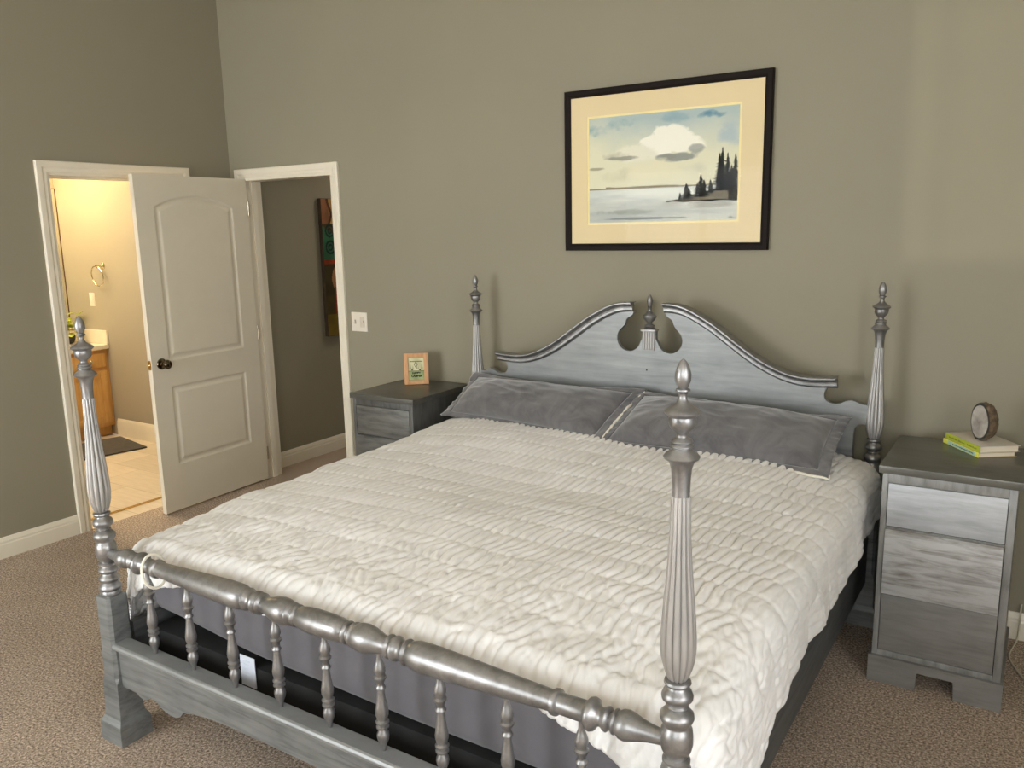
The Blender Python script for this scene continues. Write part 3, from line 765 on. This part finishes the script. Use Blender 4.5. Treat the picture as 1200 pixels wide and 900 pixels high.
vgrid('sign_face', pw+.004, phh+.004, 90, 130, signpic, 'print', fr_, -.003, RT @ Matrix.Translation((0, 0, w-.002)))
def on_frame(z): return RT @ Vector((0, -.0042, z))
rx = (math.radians(90-7), 0, 0)
for txt, z, sz, sx in (('HAPPY', .064, .0155, 1.0), ('CAMPER', .047, .0165, .95)):
    text_mesh(txt, sz, 'ink', fr_, on_frame(z), rx, sx=sx, ext=.0004)
b = MB(); random.seed(11); x = -.036
while x < .034:
    w2 = random.uniform(.003, .006); b.box(x, x+w2, -.0046, -.0038, .128, .1325); x += w2+.0016
b.xf(RT); b.build('lettering_line', 'ink', fr_, smooth=False)

# ------------------------------------------------------------------ the big framed seascape
PX0, PX1, PZ0, PZ1 = 2.545, 3.560, 1.573, 2.337
pc = thing('framed_picture', 'large dark-framed watercolour of lake and pine point above the headboard', 'framed picture', ((PX0+PX1)/2, -.001, PZ0))
PW, PHt = PX1-PX0, PZ1-PZ0
fw = .034
prof = [(0, 0), (0, .022), (.004, .026), (.022, .026), (.030, .022), (fw, .018), (fw, 0)]
b = MB(); rings = []
for (x, z, sx, sz) in ((-PW/2, 0, 1, 1), (PW/2, 0, -1, 1), (PW/2, PHt, -1, -1), (-PW/2, PHt, 1, -1)):
    rings.append([b.bm.verts.new((x+sx*u, -v, z+sz*u)) for u, v in prof])
rings.append(rings[0])
for A, B in zip(rings, rings[1:]):
    for k in range(len(prof)): b.bm.faces.new((A[k], A[(k+1) % len(prof)], B[(k+1) % len(prof)], B[k]))
b.build('frame', 'frame', pc, angle=20)
ax0, ax1, az0, az1 = 2.677-(PX0+PX1)/2, 3.416-(PX0+PX1)/2, 1.708-PZ0, 2.201-PZ0
def ringbox(b, o, i, y0, y1):
    (a0, a1, c0, c1), (d0, d1, e0, e1) = o, i
    b.box(a0, d0, y0, y1, c0, c1).box(d1, a1, y0, y1, c0, c1).box(d0, d1, y0, y1, c0, e0).box(d0, d1, y0, y1, e1, c1)
g = .011
b = MB(); ringbox(b, (-PW/2+fw-.003, PW/2-fw+.003, fw-.003, PHt-fw+.003), (ax0-g, ax1+g, az0-g, az1+g), -.0150, -.0125); b.build('mat_board', 'mat', pc, smooth=False)
b = MB(); ringbox(b, (ax0-g-.004, ax1+g+.004, az0-g-.004, az1+g+.004), (ax0-.001, ax1+.001, az0-.001, az1+.001), -.0124, -.0105); b.build('mat_board', 'bevel', pc, smooth=False)
def fbm(u, v, sx, sz, seed, octv=5):
    out = np.zeros(u.shape); a = 1; tot = 0
    for o in range(octv):
        g_ = np.random.RandomState(seed+o).rand(64, 64)
        x = (u*sx*2**o) % 63; y = (v*sz*2**o) % 63; xi, yi = x.astype(int), y.astype(int); fx, fy = x-xi, y-yi
        fx = fx*fx*(3-2*fx); fy = fy*fy*(3-2*fy)
        out += a*((g_[xi, yi]*(1-fx)+g_[xi+1, yi]*fx)*(1-fy)+(g_[xi, yi+1]*(1-fx)+g_[xi+1, yi+1]*fx)*fy); tot += a; a *= .55
    return out/tot
def sea(u, v):
    f1 = fbm(u, v, 3, 3, 1); f2 = fbm(u, v, 6, 6, 20); f3 = fbm(u, v, 2.2, 3, 50)
    cream = np.array((.86, .85, .74)); white = np.array((.93, .92, .86)); blue = np.array((.50, .62, .66)); grey = np.array((.62, .64, .60)); dk = np.array((.50, .52, .50))
    c = np.ones(u.shape+(3,))*cream
    def mixm(m, col):
        nonlocal c
        m = np.clip(m, 0, 1)[..., None]; c = c*(1-m)+np.array(col)*m
    mixm((v-.62+.35*(f1-.5))*2.6*(.4+f3), (.67, .73, .72))
    def blob(cx, cz, rx, rz, col, k=3., w=1.):
        d = ((u-cx+.05*(f1-.5))/rx)**2+((v-cz)/rz)**2; mixm(np.minimum((1-d+4.2*(f2-.5)+2*(f3-.5))*k*w*.8, w), col)
    blob(.14, .88, .16, .08, blue, 1.2, .8); blob(.84, .93, .13, .04, (.36, .52, .60), 1.5, .9); blob(.62, .95, .1, .05, blue, 1, .6); blob(.95, .80, .08, .12, (.66, .72, .74), 1, .8)
    blob(.55, .74, .17, .11, white, 2.5); blob(.62, .69, .14, .07, white, 2.5); blob(.30, .64, .16, .08, (.88, .87, .79), 2)
    blob(.64, .585, .13, .040, dk, 2.0, .8); blob(.73, .64, .05, .05, (.56, .57, .55), 1.8, .7); blob(.56, .59, .05, .02, (.56, .56, .52), 2, .8)
    blob(.17, .62, .10, .06, (.68, .67, .58), 1.2, .7); blob(.20, .605, .14, .022, (.55, .55, .49), 2, .8); blob(.06, .52, .07, .018, (.60, .58, .47), 2, .8)
    blob(.22, .45, .14, .07, (.76, .74, .62), 1, .6); blob(.45, .46, .20, .10, (.87, .85, .73), 1); blob(.78, .47, .14, .06, (.78, .78, .70), 1, .6)
    # horizon with far shore, then the water
    hz = .315
    far = (v > hz) & (v < hz+.012+.018*fbm(u, v*0, 8, 1, 90)*(u > .12)*(u < .62)); c[far] = (.56, .53, .43)
    w = v < hz; r = fbm(u, v, 2.5, 12, 70); wc = np.array((.80, .81, .77))*np.ones(c.shape)
    wc = wc*(1-np.clip((r-.45)*1.6, 0, .5)[..., None])+np.array((.60, .63, .63))*np.clip((r-.45)*1.6, 0, .5)[..., None]
    wc += (np.exp(-((v-.27)/.06)**2)*.08)[..., None]
    c = np.where(w[..., None], wc, c)
    blob(.22, .10, .17, .030, (.58, .60, .56), 1.6, .7); blob(.35, .035, .20, .012, (.47, .50, .50), 2, .8); blob(.80, .17, .20, .05, (.62, .62, .58), 1.2, .7)
    # rocky point: low land rising to the right
    top = .190+np.clip((u-.58)/.42, 0, 1)**.9*.135+.014*(f2-.5)
    land = (u > .545) & (v < top) & (v > .178-.005*np.sin(u*40)); c[land] = (.43, .40, .33)
    c = np.where(land[..., None], c*(.8+.4*f2)[..., None], c)
    c[land & (v > top-.010)] = (.30, .27, .20); c[land & (v < .186+.008*f2)] = (.10, .09, .07)
    dkm = land & (u > .94) & (v < .27); c[dkm] = (.17, .15, .11)
    # signature
    s = (abs(u-.955) < .012) & (abs(v-.03-.008*np.sin(u*700)) < .004); c[s] = (.25, .25, .25)
    s = (abs(u-.978) < .02) & (abs(v-.022) < .0025); c[s] = (.35, .34, .33)
    return c
aw, ah = ax1-ax0, az1-az0
vgrid('painting', aw+.004, ah+.004, 460, 310, sea, 'print', pc, -.0095, Matrix.Translation(((ax0+ax1)/2, 0, az0-.002)))
# the pines, brushed dark: flat strokes of paint on the paper
b = MB()
def pine(u, v0, h, w):
    x0 = ax0+u*aw; z0 = az0+v0*ah; h *= ah; w *= aw*2.0; rnd = random.Random(int(u*1000))
    L, R = [], []; k = max(6, int(h/.0065))
    for i in range(k):
        t = i/k; ww = w*(1-t)**.8*(.55+.6*rnd.random())+.0007; z = z0+h*t
        L.append((x0-ww, z-.004)); L.append((x0-ww*.35, z+.003)); ww = w*(1-t)**.8*(.55+.6*rnd.random())+.0007
        R.append((x0+ww, z-.004)); R.append((x0+ww*.35, z+.003))
    b.prism(L+[(x0, z0+h)]+R[::-1], -.0109, -.0101)
for a in ((.635,.20,.06,.010),(.675,.205,.14,.026),(.692,.21,.09,.020),(.745,.22,.12,.018),(.768,.22,.20,.026),(.79,.23,.14,.022),(.83,.25,.12,.016),(.885,.27,.33,.026),(.902,.27,.38,.030),(.935,.28,.32,.024),(.96,.27,.22,.022),(.983,.28,.31,.022)): pine(*a)
b.build('painted_pines', 'ink', pc, smooth=False)
MB().box(-PW/2+fw-.002, PW/2-fw+.002, -.0180, -.0165, fw-.002, PHt-fw+.002).build('glazing', 'glass', pc, smooth=False)

# ------------------------------------------------------------------ canvas in the hall
hc = thing('canvas_painting', 'tall multicoloured abstract canvas hanging on the hallway wall', 'painting', (.002, .765, .905), -PI/2)
# local: x runs along -world y ... use explicit transform: local x -> world +y
hc.rotation_euler = (0, 0, PI/2)
def absart(u, v):
    f = fbm(u, v, 5, 9, 200); g_ = fbm(u, v, 14, 20, 230)
    c = np.ones(u.shape+(3,))*np.array((.30, .25, .13))
    c[v > .82] = (.62, .40, .26); m = (v > .82) & (u > .13); c[m] = (.86, .66, .34); c[(v > .82) & (abs(u-.14-.03*np.sin(v*30)) < .02)] = (.35, .2, .12)
    m = (v < .84-.10*np.exp(-((u-.25)/.25)**2)) & (v > .565); c[m] = (.20, .42, .28)
    for cx, cz, r in ((.13, .77, .05), (.13, .65, .055), (.42, .70, .09), (.7, .66, .06)):
        d = np.hypot((u-cx)*.55, v-cz); c[(abs(d-r*.8) < .007) | (abs(d-r*.35) < .006)] = (.08, .17, .16)
    c[(v > .53) & (v < .565)] = (.62, .24, .12)
    m = (v < .53) & (v > .30); c[m] = (.26, .22, .12)
    d = np.hypot((u-.32)*.55, (v-.42)*.9); c[abs(d-.085) < .022] = (.72, .52, .34); c[(abs(d-.062) < .006)] = (.62, .2, .1)
    m = (abs(u-.45) < .26) & (v < .34) & (v > .16); c[m] = (.36, .30, .20); c[(abs(abs(u-.45)-.26) < .02) & (v < .36) & (v > .16)] = (.62, .22, .1)
    m = v < .16; c[m] = (.46, .38, .12)
    c = (c*.8+.04)*(.75+.5*f)[..., None]*(.9+.2*g_)[..., None]; return c
CWd, CHt = .56, 1.03
b = MB(); b.box(.0, CWd, -.034, .0, 0, CHt, .003)
b.build('stretcher_edge', plain('canvas_edge', (.24, .18, .10), .7, var=.4, vscale=9), hc)
vgrid('painted_face', CWd-.006, CHt-.006, 110, 200, absart, 'canvas', hc, -.0345, Matrix.Translation((CWd/2, 0, .003)))

# ------------------------------------------------------------------ light switches
sw = thing('light_switch', 'white double switch plate on wall by hallway doorway', 'light switch', (1.089, 0, 1.087))
b = MB(); b.box(-.0635, .0635, -.006, 0, 0, .117, .003, 3); b.build('plate', 'plastic', sw)
b = MB(); b.box(-.038, -.026, -.0072, -.006, .046, .071); b.build('toggle_slot', plain('switch_slot', (.62, .58, .52), .5), sw, smooth=False)
b = MB(); b.box(-.036, -.028, -.018, -.006, .050, .060, .001); b.build('toggle', 'plastic', sw)
b = MB(); b.box(.008, .042, -.0085, -.006, .026, .091, .001); b.build('rocker', plain('dimmer_face', (.80, .76, .69), .4), sw)
b = MB(); b.box(.036, .041, -.011, -.0085, .055, .068, .001); b.build('dimmer_slider', plain('dimmer_slider_grey', (.5, .47, .42), .4), sw)
for x in (-.032, .025):
    for z in (.014, .103): b = MB(); b.lathe([(.003, 0), (.003, .001)], 10, Matrix.Translation((x, -.006, z)) @ Matrix.Rotation(PI/2, 4, 'X')); b.build('screw', 'plastic', sw)

# ------------------------------------------------------------------ bathroom
# vanity along the mirror wall
VX0, VX1, VY0, VY1 = -2.60, -2.075, -1.45, .25
va = thing('bathroom_vanity', 'honey oak vanity cabinet in the bathroom under cream countertop', 'cabinet', (VX0, VY1, 0))
def vr(b, x0, x1, y0, y1, z0, z1, bev=.002): return b.box(x0-VX0, x1-VX0, y0-VY1, y1-VY1, z0, z1, bev)
b = MB(); vr(b, VX0+.002, VX1, VY0, VY1-.002, .09, .755); vr(b, VX0+.002, VX1-.06, VY0, VY1-.002, 0, .09); b.build('cabinet_body', 'oak', va)
for k in range(4):
    y1 = VY1-.035-k*.41; y0 = y1-.375
    b = MB(); vr(b, VX1, VX1+.018, y0, y1, .605, .725, .004); d = b.build('drawer', 'oak', va)
    b = MB(); b.lathe([(.006, 0), (.006, .008), (.014, .014), (.016, .02), (.012, .026), (.001, .028)], 20, Matrix.Translation((VX1+.018-VX0, (y0+y1)/2+.05-VY1, .665)) @ Matrix.Rotation(PI/2, 4, 'Y'))
    b.build('knob', 'nickel_b', d)
    b = MB(); t_ = .055
    vr(b, VX1, VX1+.018, y0, y0+t_, .125, .575); vr(b, VX1, VX1+.018, y1-t_, y1, .125, .575); vr(b, VX1, VX1+.018, y0+t_, y1-t_, .125, .125+t_); vr(b, VX1, VX1+.018, y0+t_, y1-t_, .575-t_, .575); vr(b, VX1, VX1+.010, y0+t_, y1-t_, .125+t_, .575-t_, 0)
    b.build('door', 'oak', va)
ct = thing('countertop', 'cream bathroom countertop with raised splash on oak vanity', 'countertop', (VX0, VY1, .755))
b = MB(); b.box(.002, VX1+.04-VX0, VY0-VY1-.02, -.002, 0, .038, .006, 3); b.build('slab', 'laminate', ct)
b = MB(); b.box(.015, VX1+.045-VX0, -.020, -.002, .038, .155, .005, 3).box(.002, .018, VY0-VY1-.02, -.002, .038, .155, .004); b.build('splash', 'laminate', ct)
mr = thing('wall_mirror', 'frameless bathroom mirror above the countertop', 'mirror', (-2.598, .243, .93))
MB().box(0, .008, -1.6, 0, 0, 1.165, .001).build('mirror_glass', 'mirror', mr, smooth=False)
b = MB(); b.box(0, .012, 0, .006, 0, 1.171).box(0, .012, -1.6, 0, 1.165, 1.171); b.build('edge_trim', plain('mirror_edge_brown', (.36, .24, .13), .5), mr, smooth=False)
# towel ring
tr = thing('towel_ring', 'small metal towel ring on bathroom wall', 'towel ring', (-1.995, .25, 1.45))
b = MB(); b.lathe([(.027, 0), (.027, .006), (.018, .010), (.011, .018), (.011, .045), (.014, .050), (.014, .062), (.003, .066)], 24, Matrix.Rotation(PI/2, 4, 'X')); b.build('wall_mount', 'nickel_b', tr)
b = MB(); b.tube([(.082*math.sin(a)-.012, -.052-.008*math.cos(a), -.082+.082*math.cos(a)) for a in np.linspace(0, 2*PI, 48, endpoint=False)], .0048, 10, True); b.build('ring', 'nickel_b', tr)
so = thing('switch_plate', 'cream wall plate beneath the bathroom towel ring', 'switch plate', (-2.205, .25, 1.108))
MB().box(-.037, .037, -.006, 0, 0, .115, .002).build('plate', 'plastic', so); MB().box(-.017, .017, -.009, -.006, .025, .09, .001).build('rocker', 'plastic', so)
# plant in a dark pot on the counter
pp = thing('potted_plant', 'small yellow-green plant in dark pot on bathroom countertop', 'plant', (-2.40, .10, .7935))
b = MB(); b.lathe([(.035, 0), (.050, .010), (.062, .035), (.066, .060), (.063, .075), (.058, .078), (.054, .070), (.02, .066)], 32); b.build('pot', 'pot', pp)
b = MB(); random.seed(2)
for k in range(46):
    a = random.uniform(0, 2*PI); r = random.uniform(.01, .085); z = random.uniform(.08, .27); 
    ctr_ = Vector((r*math.cos(a), r*math.sin(a), z)); dr = Vector((math.cos(a), math.sin(a), random.uniform(-.3, .9))).normalized(); L = random.uniform(.05, .085); sd = dr.cross(Vector((0, 0, 1))).normalized()*L*.38
    up_ = sd.cross(dr).normalized()*.006
    ps = [ctr_, ctr_+dr*L*.35+sd+up_, ctr_+dr*L*.75+sd*.7, ctr_+dr*L-up_, ctr_+dr*L*.75-sd*.7, ctr_+dr*L*.35-sd+up_]
    vs = [b.bm.verts.new(p) for p in ps]; mid = b.bm.verts.new(ctr_+dr*L*.5-up_*.6)
    for i in range(6): b.bm.faces.new((vs[i], vs[(i+1) % 6], mid))
fo = b.build('foliage', 'leaf', pp, angle=180); sm = fo.modifiers.new('t', 'SOLIDIFY'); sm.thickness = .001
b = MB()
for k in range(7):
    a = k*.9; b.tube([(0, 0, .06), (.02*math.cos(a), .02*math.sin(a), .13), (.05*math.cos(a), .05*math.sin(a), .20)], .0025, 6)
b.build('stem', 'leaf', pp)
# bath mat
rg = MB(); rg.box(-.27, .27, -.43, .43, 0, .012, .005, 3); rg.xf(Matrix.Translation((-1.76, -.27, 0)) @ Matrix.Rotation(math.radians(-11), 4, 'Z'))
tag(rg.build('bath_mat', 'rug'), 'charcoal rectangular bath mat on pale tile before the vanity', 'bath mat')
# vanity light fixture above the mirror (outside the doorway's view)
vl = thing('vanity_light', 'bathroom wall lamp above the mirror, warm glowing globes', 'lamp', (-2.598, -.35, 2.25))
MB().box(0, .03, -.35, .35, -.05, .05, .006).build('backplate', 'nickel_b', vl)
em = NT('warm_globe'); em.b.inputs['Emission Color'].default_value = (1, .66, .30, 1); em.b.inputs['Emission Strength'].default_value = 6; em.b.inputs['Base Color'].default_value = (.9, .8, .6, 1)
for k in range(3):
    MB().lathe([(.01, -.06)]+[(.055*math.cos(a), .055*math.sin(a)) for a in np.linspace(-1.4, 1.5, 14)], 24, Matrix.Translation((.10, -.24+.24*k, 0))).build('globe', em.m, vl)

# power cord at the right edge
b = MB()
cp = interp([(4.63, -.02, .16), (4.628, -.05, .03), (4.615, -.10, .006), (4.605, -.19, .006), (4.63, -.28, .006), (4.68, -.38, .006), (4.80, -.48, .006), (5.0, -.45, .006), (5.15, -.25, .006), (5.1, -.03, .2)], 8)
b.tube(cp, .0035, 8)
tag(b.build('power_cord', 'cord'), 'thin cream power cord trailing on carpet right of the nightstand', 'cord')

# ------------------------------------------------------------------ lights
def area(name, loc, rot, sx, sy, power, col, spread=None):
    L = bpy.data.lights.new(name, 'AREA'); L.shape = 'RECTANGLE'; L.size = sx; L.size_y = sy; L.energy = power; L.color = col
    if spread: L.spread = spread
    o = bpy.data.objects.new(name, L); COL.objects.link(o); o.location = loc; o.rotation_euler = rot; return o
# daylight in the two windows behind the camera
area('daylight_left_window', ((W1[0]+W1[1])/2, RY-.12, (W1[2]+W1[3])/2), (PI/2, 0, 0), W1[1]-W1[0]-.1, W1[3]-W1[2]-.1, 105, (.92, .97, 1.0))
area('daylight_right_window', ((W2[0]+W2[1])/2, RY-.12, (W2[2]+W2[3])/2), (PI/2, 0, 0), W2[1]-W2[0]-.1, W2[3]-W2[2]-.1, 42, (.92, .97, 1.0))
area('daylight_side_window', (RX+.12, (W3[0]+W3[1])/2, (W3[2]+W3[3])/2), (0, PI/2, 0), W3[3]-W3[2]-.1, W3[1]-W3[0]-.1, 45, (.98, .98, 1.0))
# sun falling steeply through the windows onto the carpet behind the camera: its warm bounce lights the upper walls
Sn = bpy.data.lights.new('sun', 'SUN'); Sn.energy = 26; Sn.angle = .01; Sn.color = (1, .84, .62)
o = bpy.data.objects.new('sun', Sn); COL.objects.link(o); o.rotation_euler = Vector((.45, 1, -1.6)).to_track_quat('-Z', 'Y').to_euler()
# low light thrown back by something pale outside, through the right window
P_ = bpy.data.lights.new('reflected_sun', 'SPOT'); P_.energy = 1600; P_.color = (1, .90, .74); P_.shadow_soft_size = .10; P_.spot_size = math.radians(9.5); P_.spot_blend = .1
o = bpy.data.objects.new('reflected_sun', P_); COL.objects.link(o); o.location = (4.4, -20, .6); o.rotation_euler = (Vector((5.0, RY, 1.9))-Vector((4.4, -20, .6))).to_track_quat('-Z', 'Y').to_euler()
# bathroom lamp and added fill, hall light
P_ = bpy.data.lights.new('vanity_bulb', 'POINT'); P_.energy = 31; P_.color = (1, .75, .38); P_.shadow_soft_size = .12
o = bpy.data.objects.new('vanity_bulb', P_); COL.objects.link(o); o.location = (-2.1, -.35, 2.25)
area('bath_fill_light', (-1.2, -1.2, 2.57), (0, 0, 0), .6, .6, 32, (1, .87, .68))  # unseen fill from above, added to brighten the bathroom
area('hall_ceiling_light', (.8, 1.6, 2.57), (0, 0, 0), .5, .5, 9, (1, .86, .68))

w = bpy.data.worlds.new('world'); S.world = w; w.use_nodes = True
w.node_tree.nodes['Background'].inputs['Color'].default_value = (.75, .85, 1, 1); w.node_tree.nodes['Background'].inputs['Strength'].default_value = .6

# ------------------------------------------------------------------ camera
cam = bpy.data.cameras.new('camera'); co = bpy.data.objects.new('camera', cam); COL.objects.link(co); S.camera = co
f_, pitch, roll, yaw = 968.5988, -.1875, -.0212, .0

yaw = -.5765
cy, sy = math.cos(yaw), math.sin(yaw)
fwd = Vector((sy*math.cos(pitch), cy*math.cos(pitch), math.sin(pitch))); rgt = Vector((cy, -sy, 0)); up = rgt.cross(fwd)
r2 = rgt*math.cos(roll)+up*math.sin(roll); u2 = -rgt*math.sin(roll)+up*math.cos(roll)
mw = Matrix((r2, u2, -fwd)).transposed().to_4x4(); mw.translation = Vector((4.6137, -3.728, 1.6954))
co.matrix_world = mw
cam.sensor_fit = 'HORIZONTAL'; cam.sensor_width = 36; cam.lens = f_/1200*36; cam.clip_start = .05; cam.clip_end = 100

S.view_settings.view_transform = 'Standard'; S.view_settings.look = 'None'; S.view_settings.gamma = 1; S.view_settings.use_curve_mapping = False
S.view_settings.exposure = .5
S.cycles.use_denoising = True
S.cycles.max_bounces = 10; S.cycles.diffuse_bounces = 6; S.cycles.glossy_bounces = 4
S.cycles.sample_clamp_indirect = 6
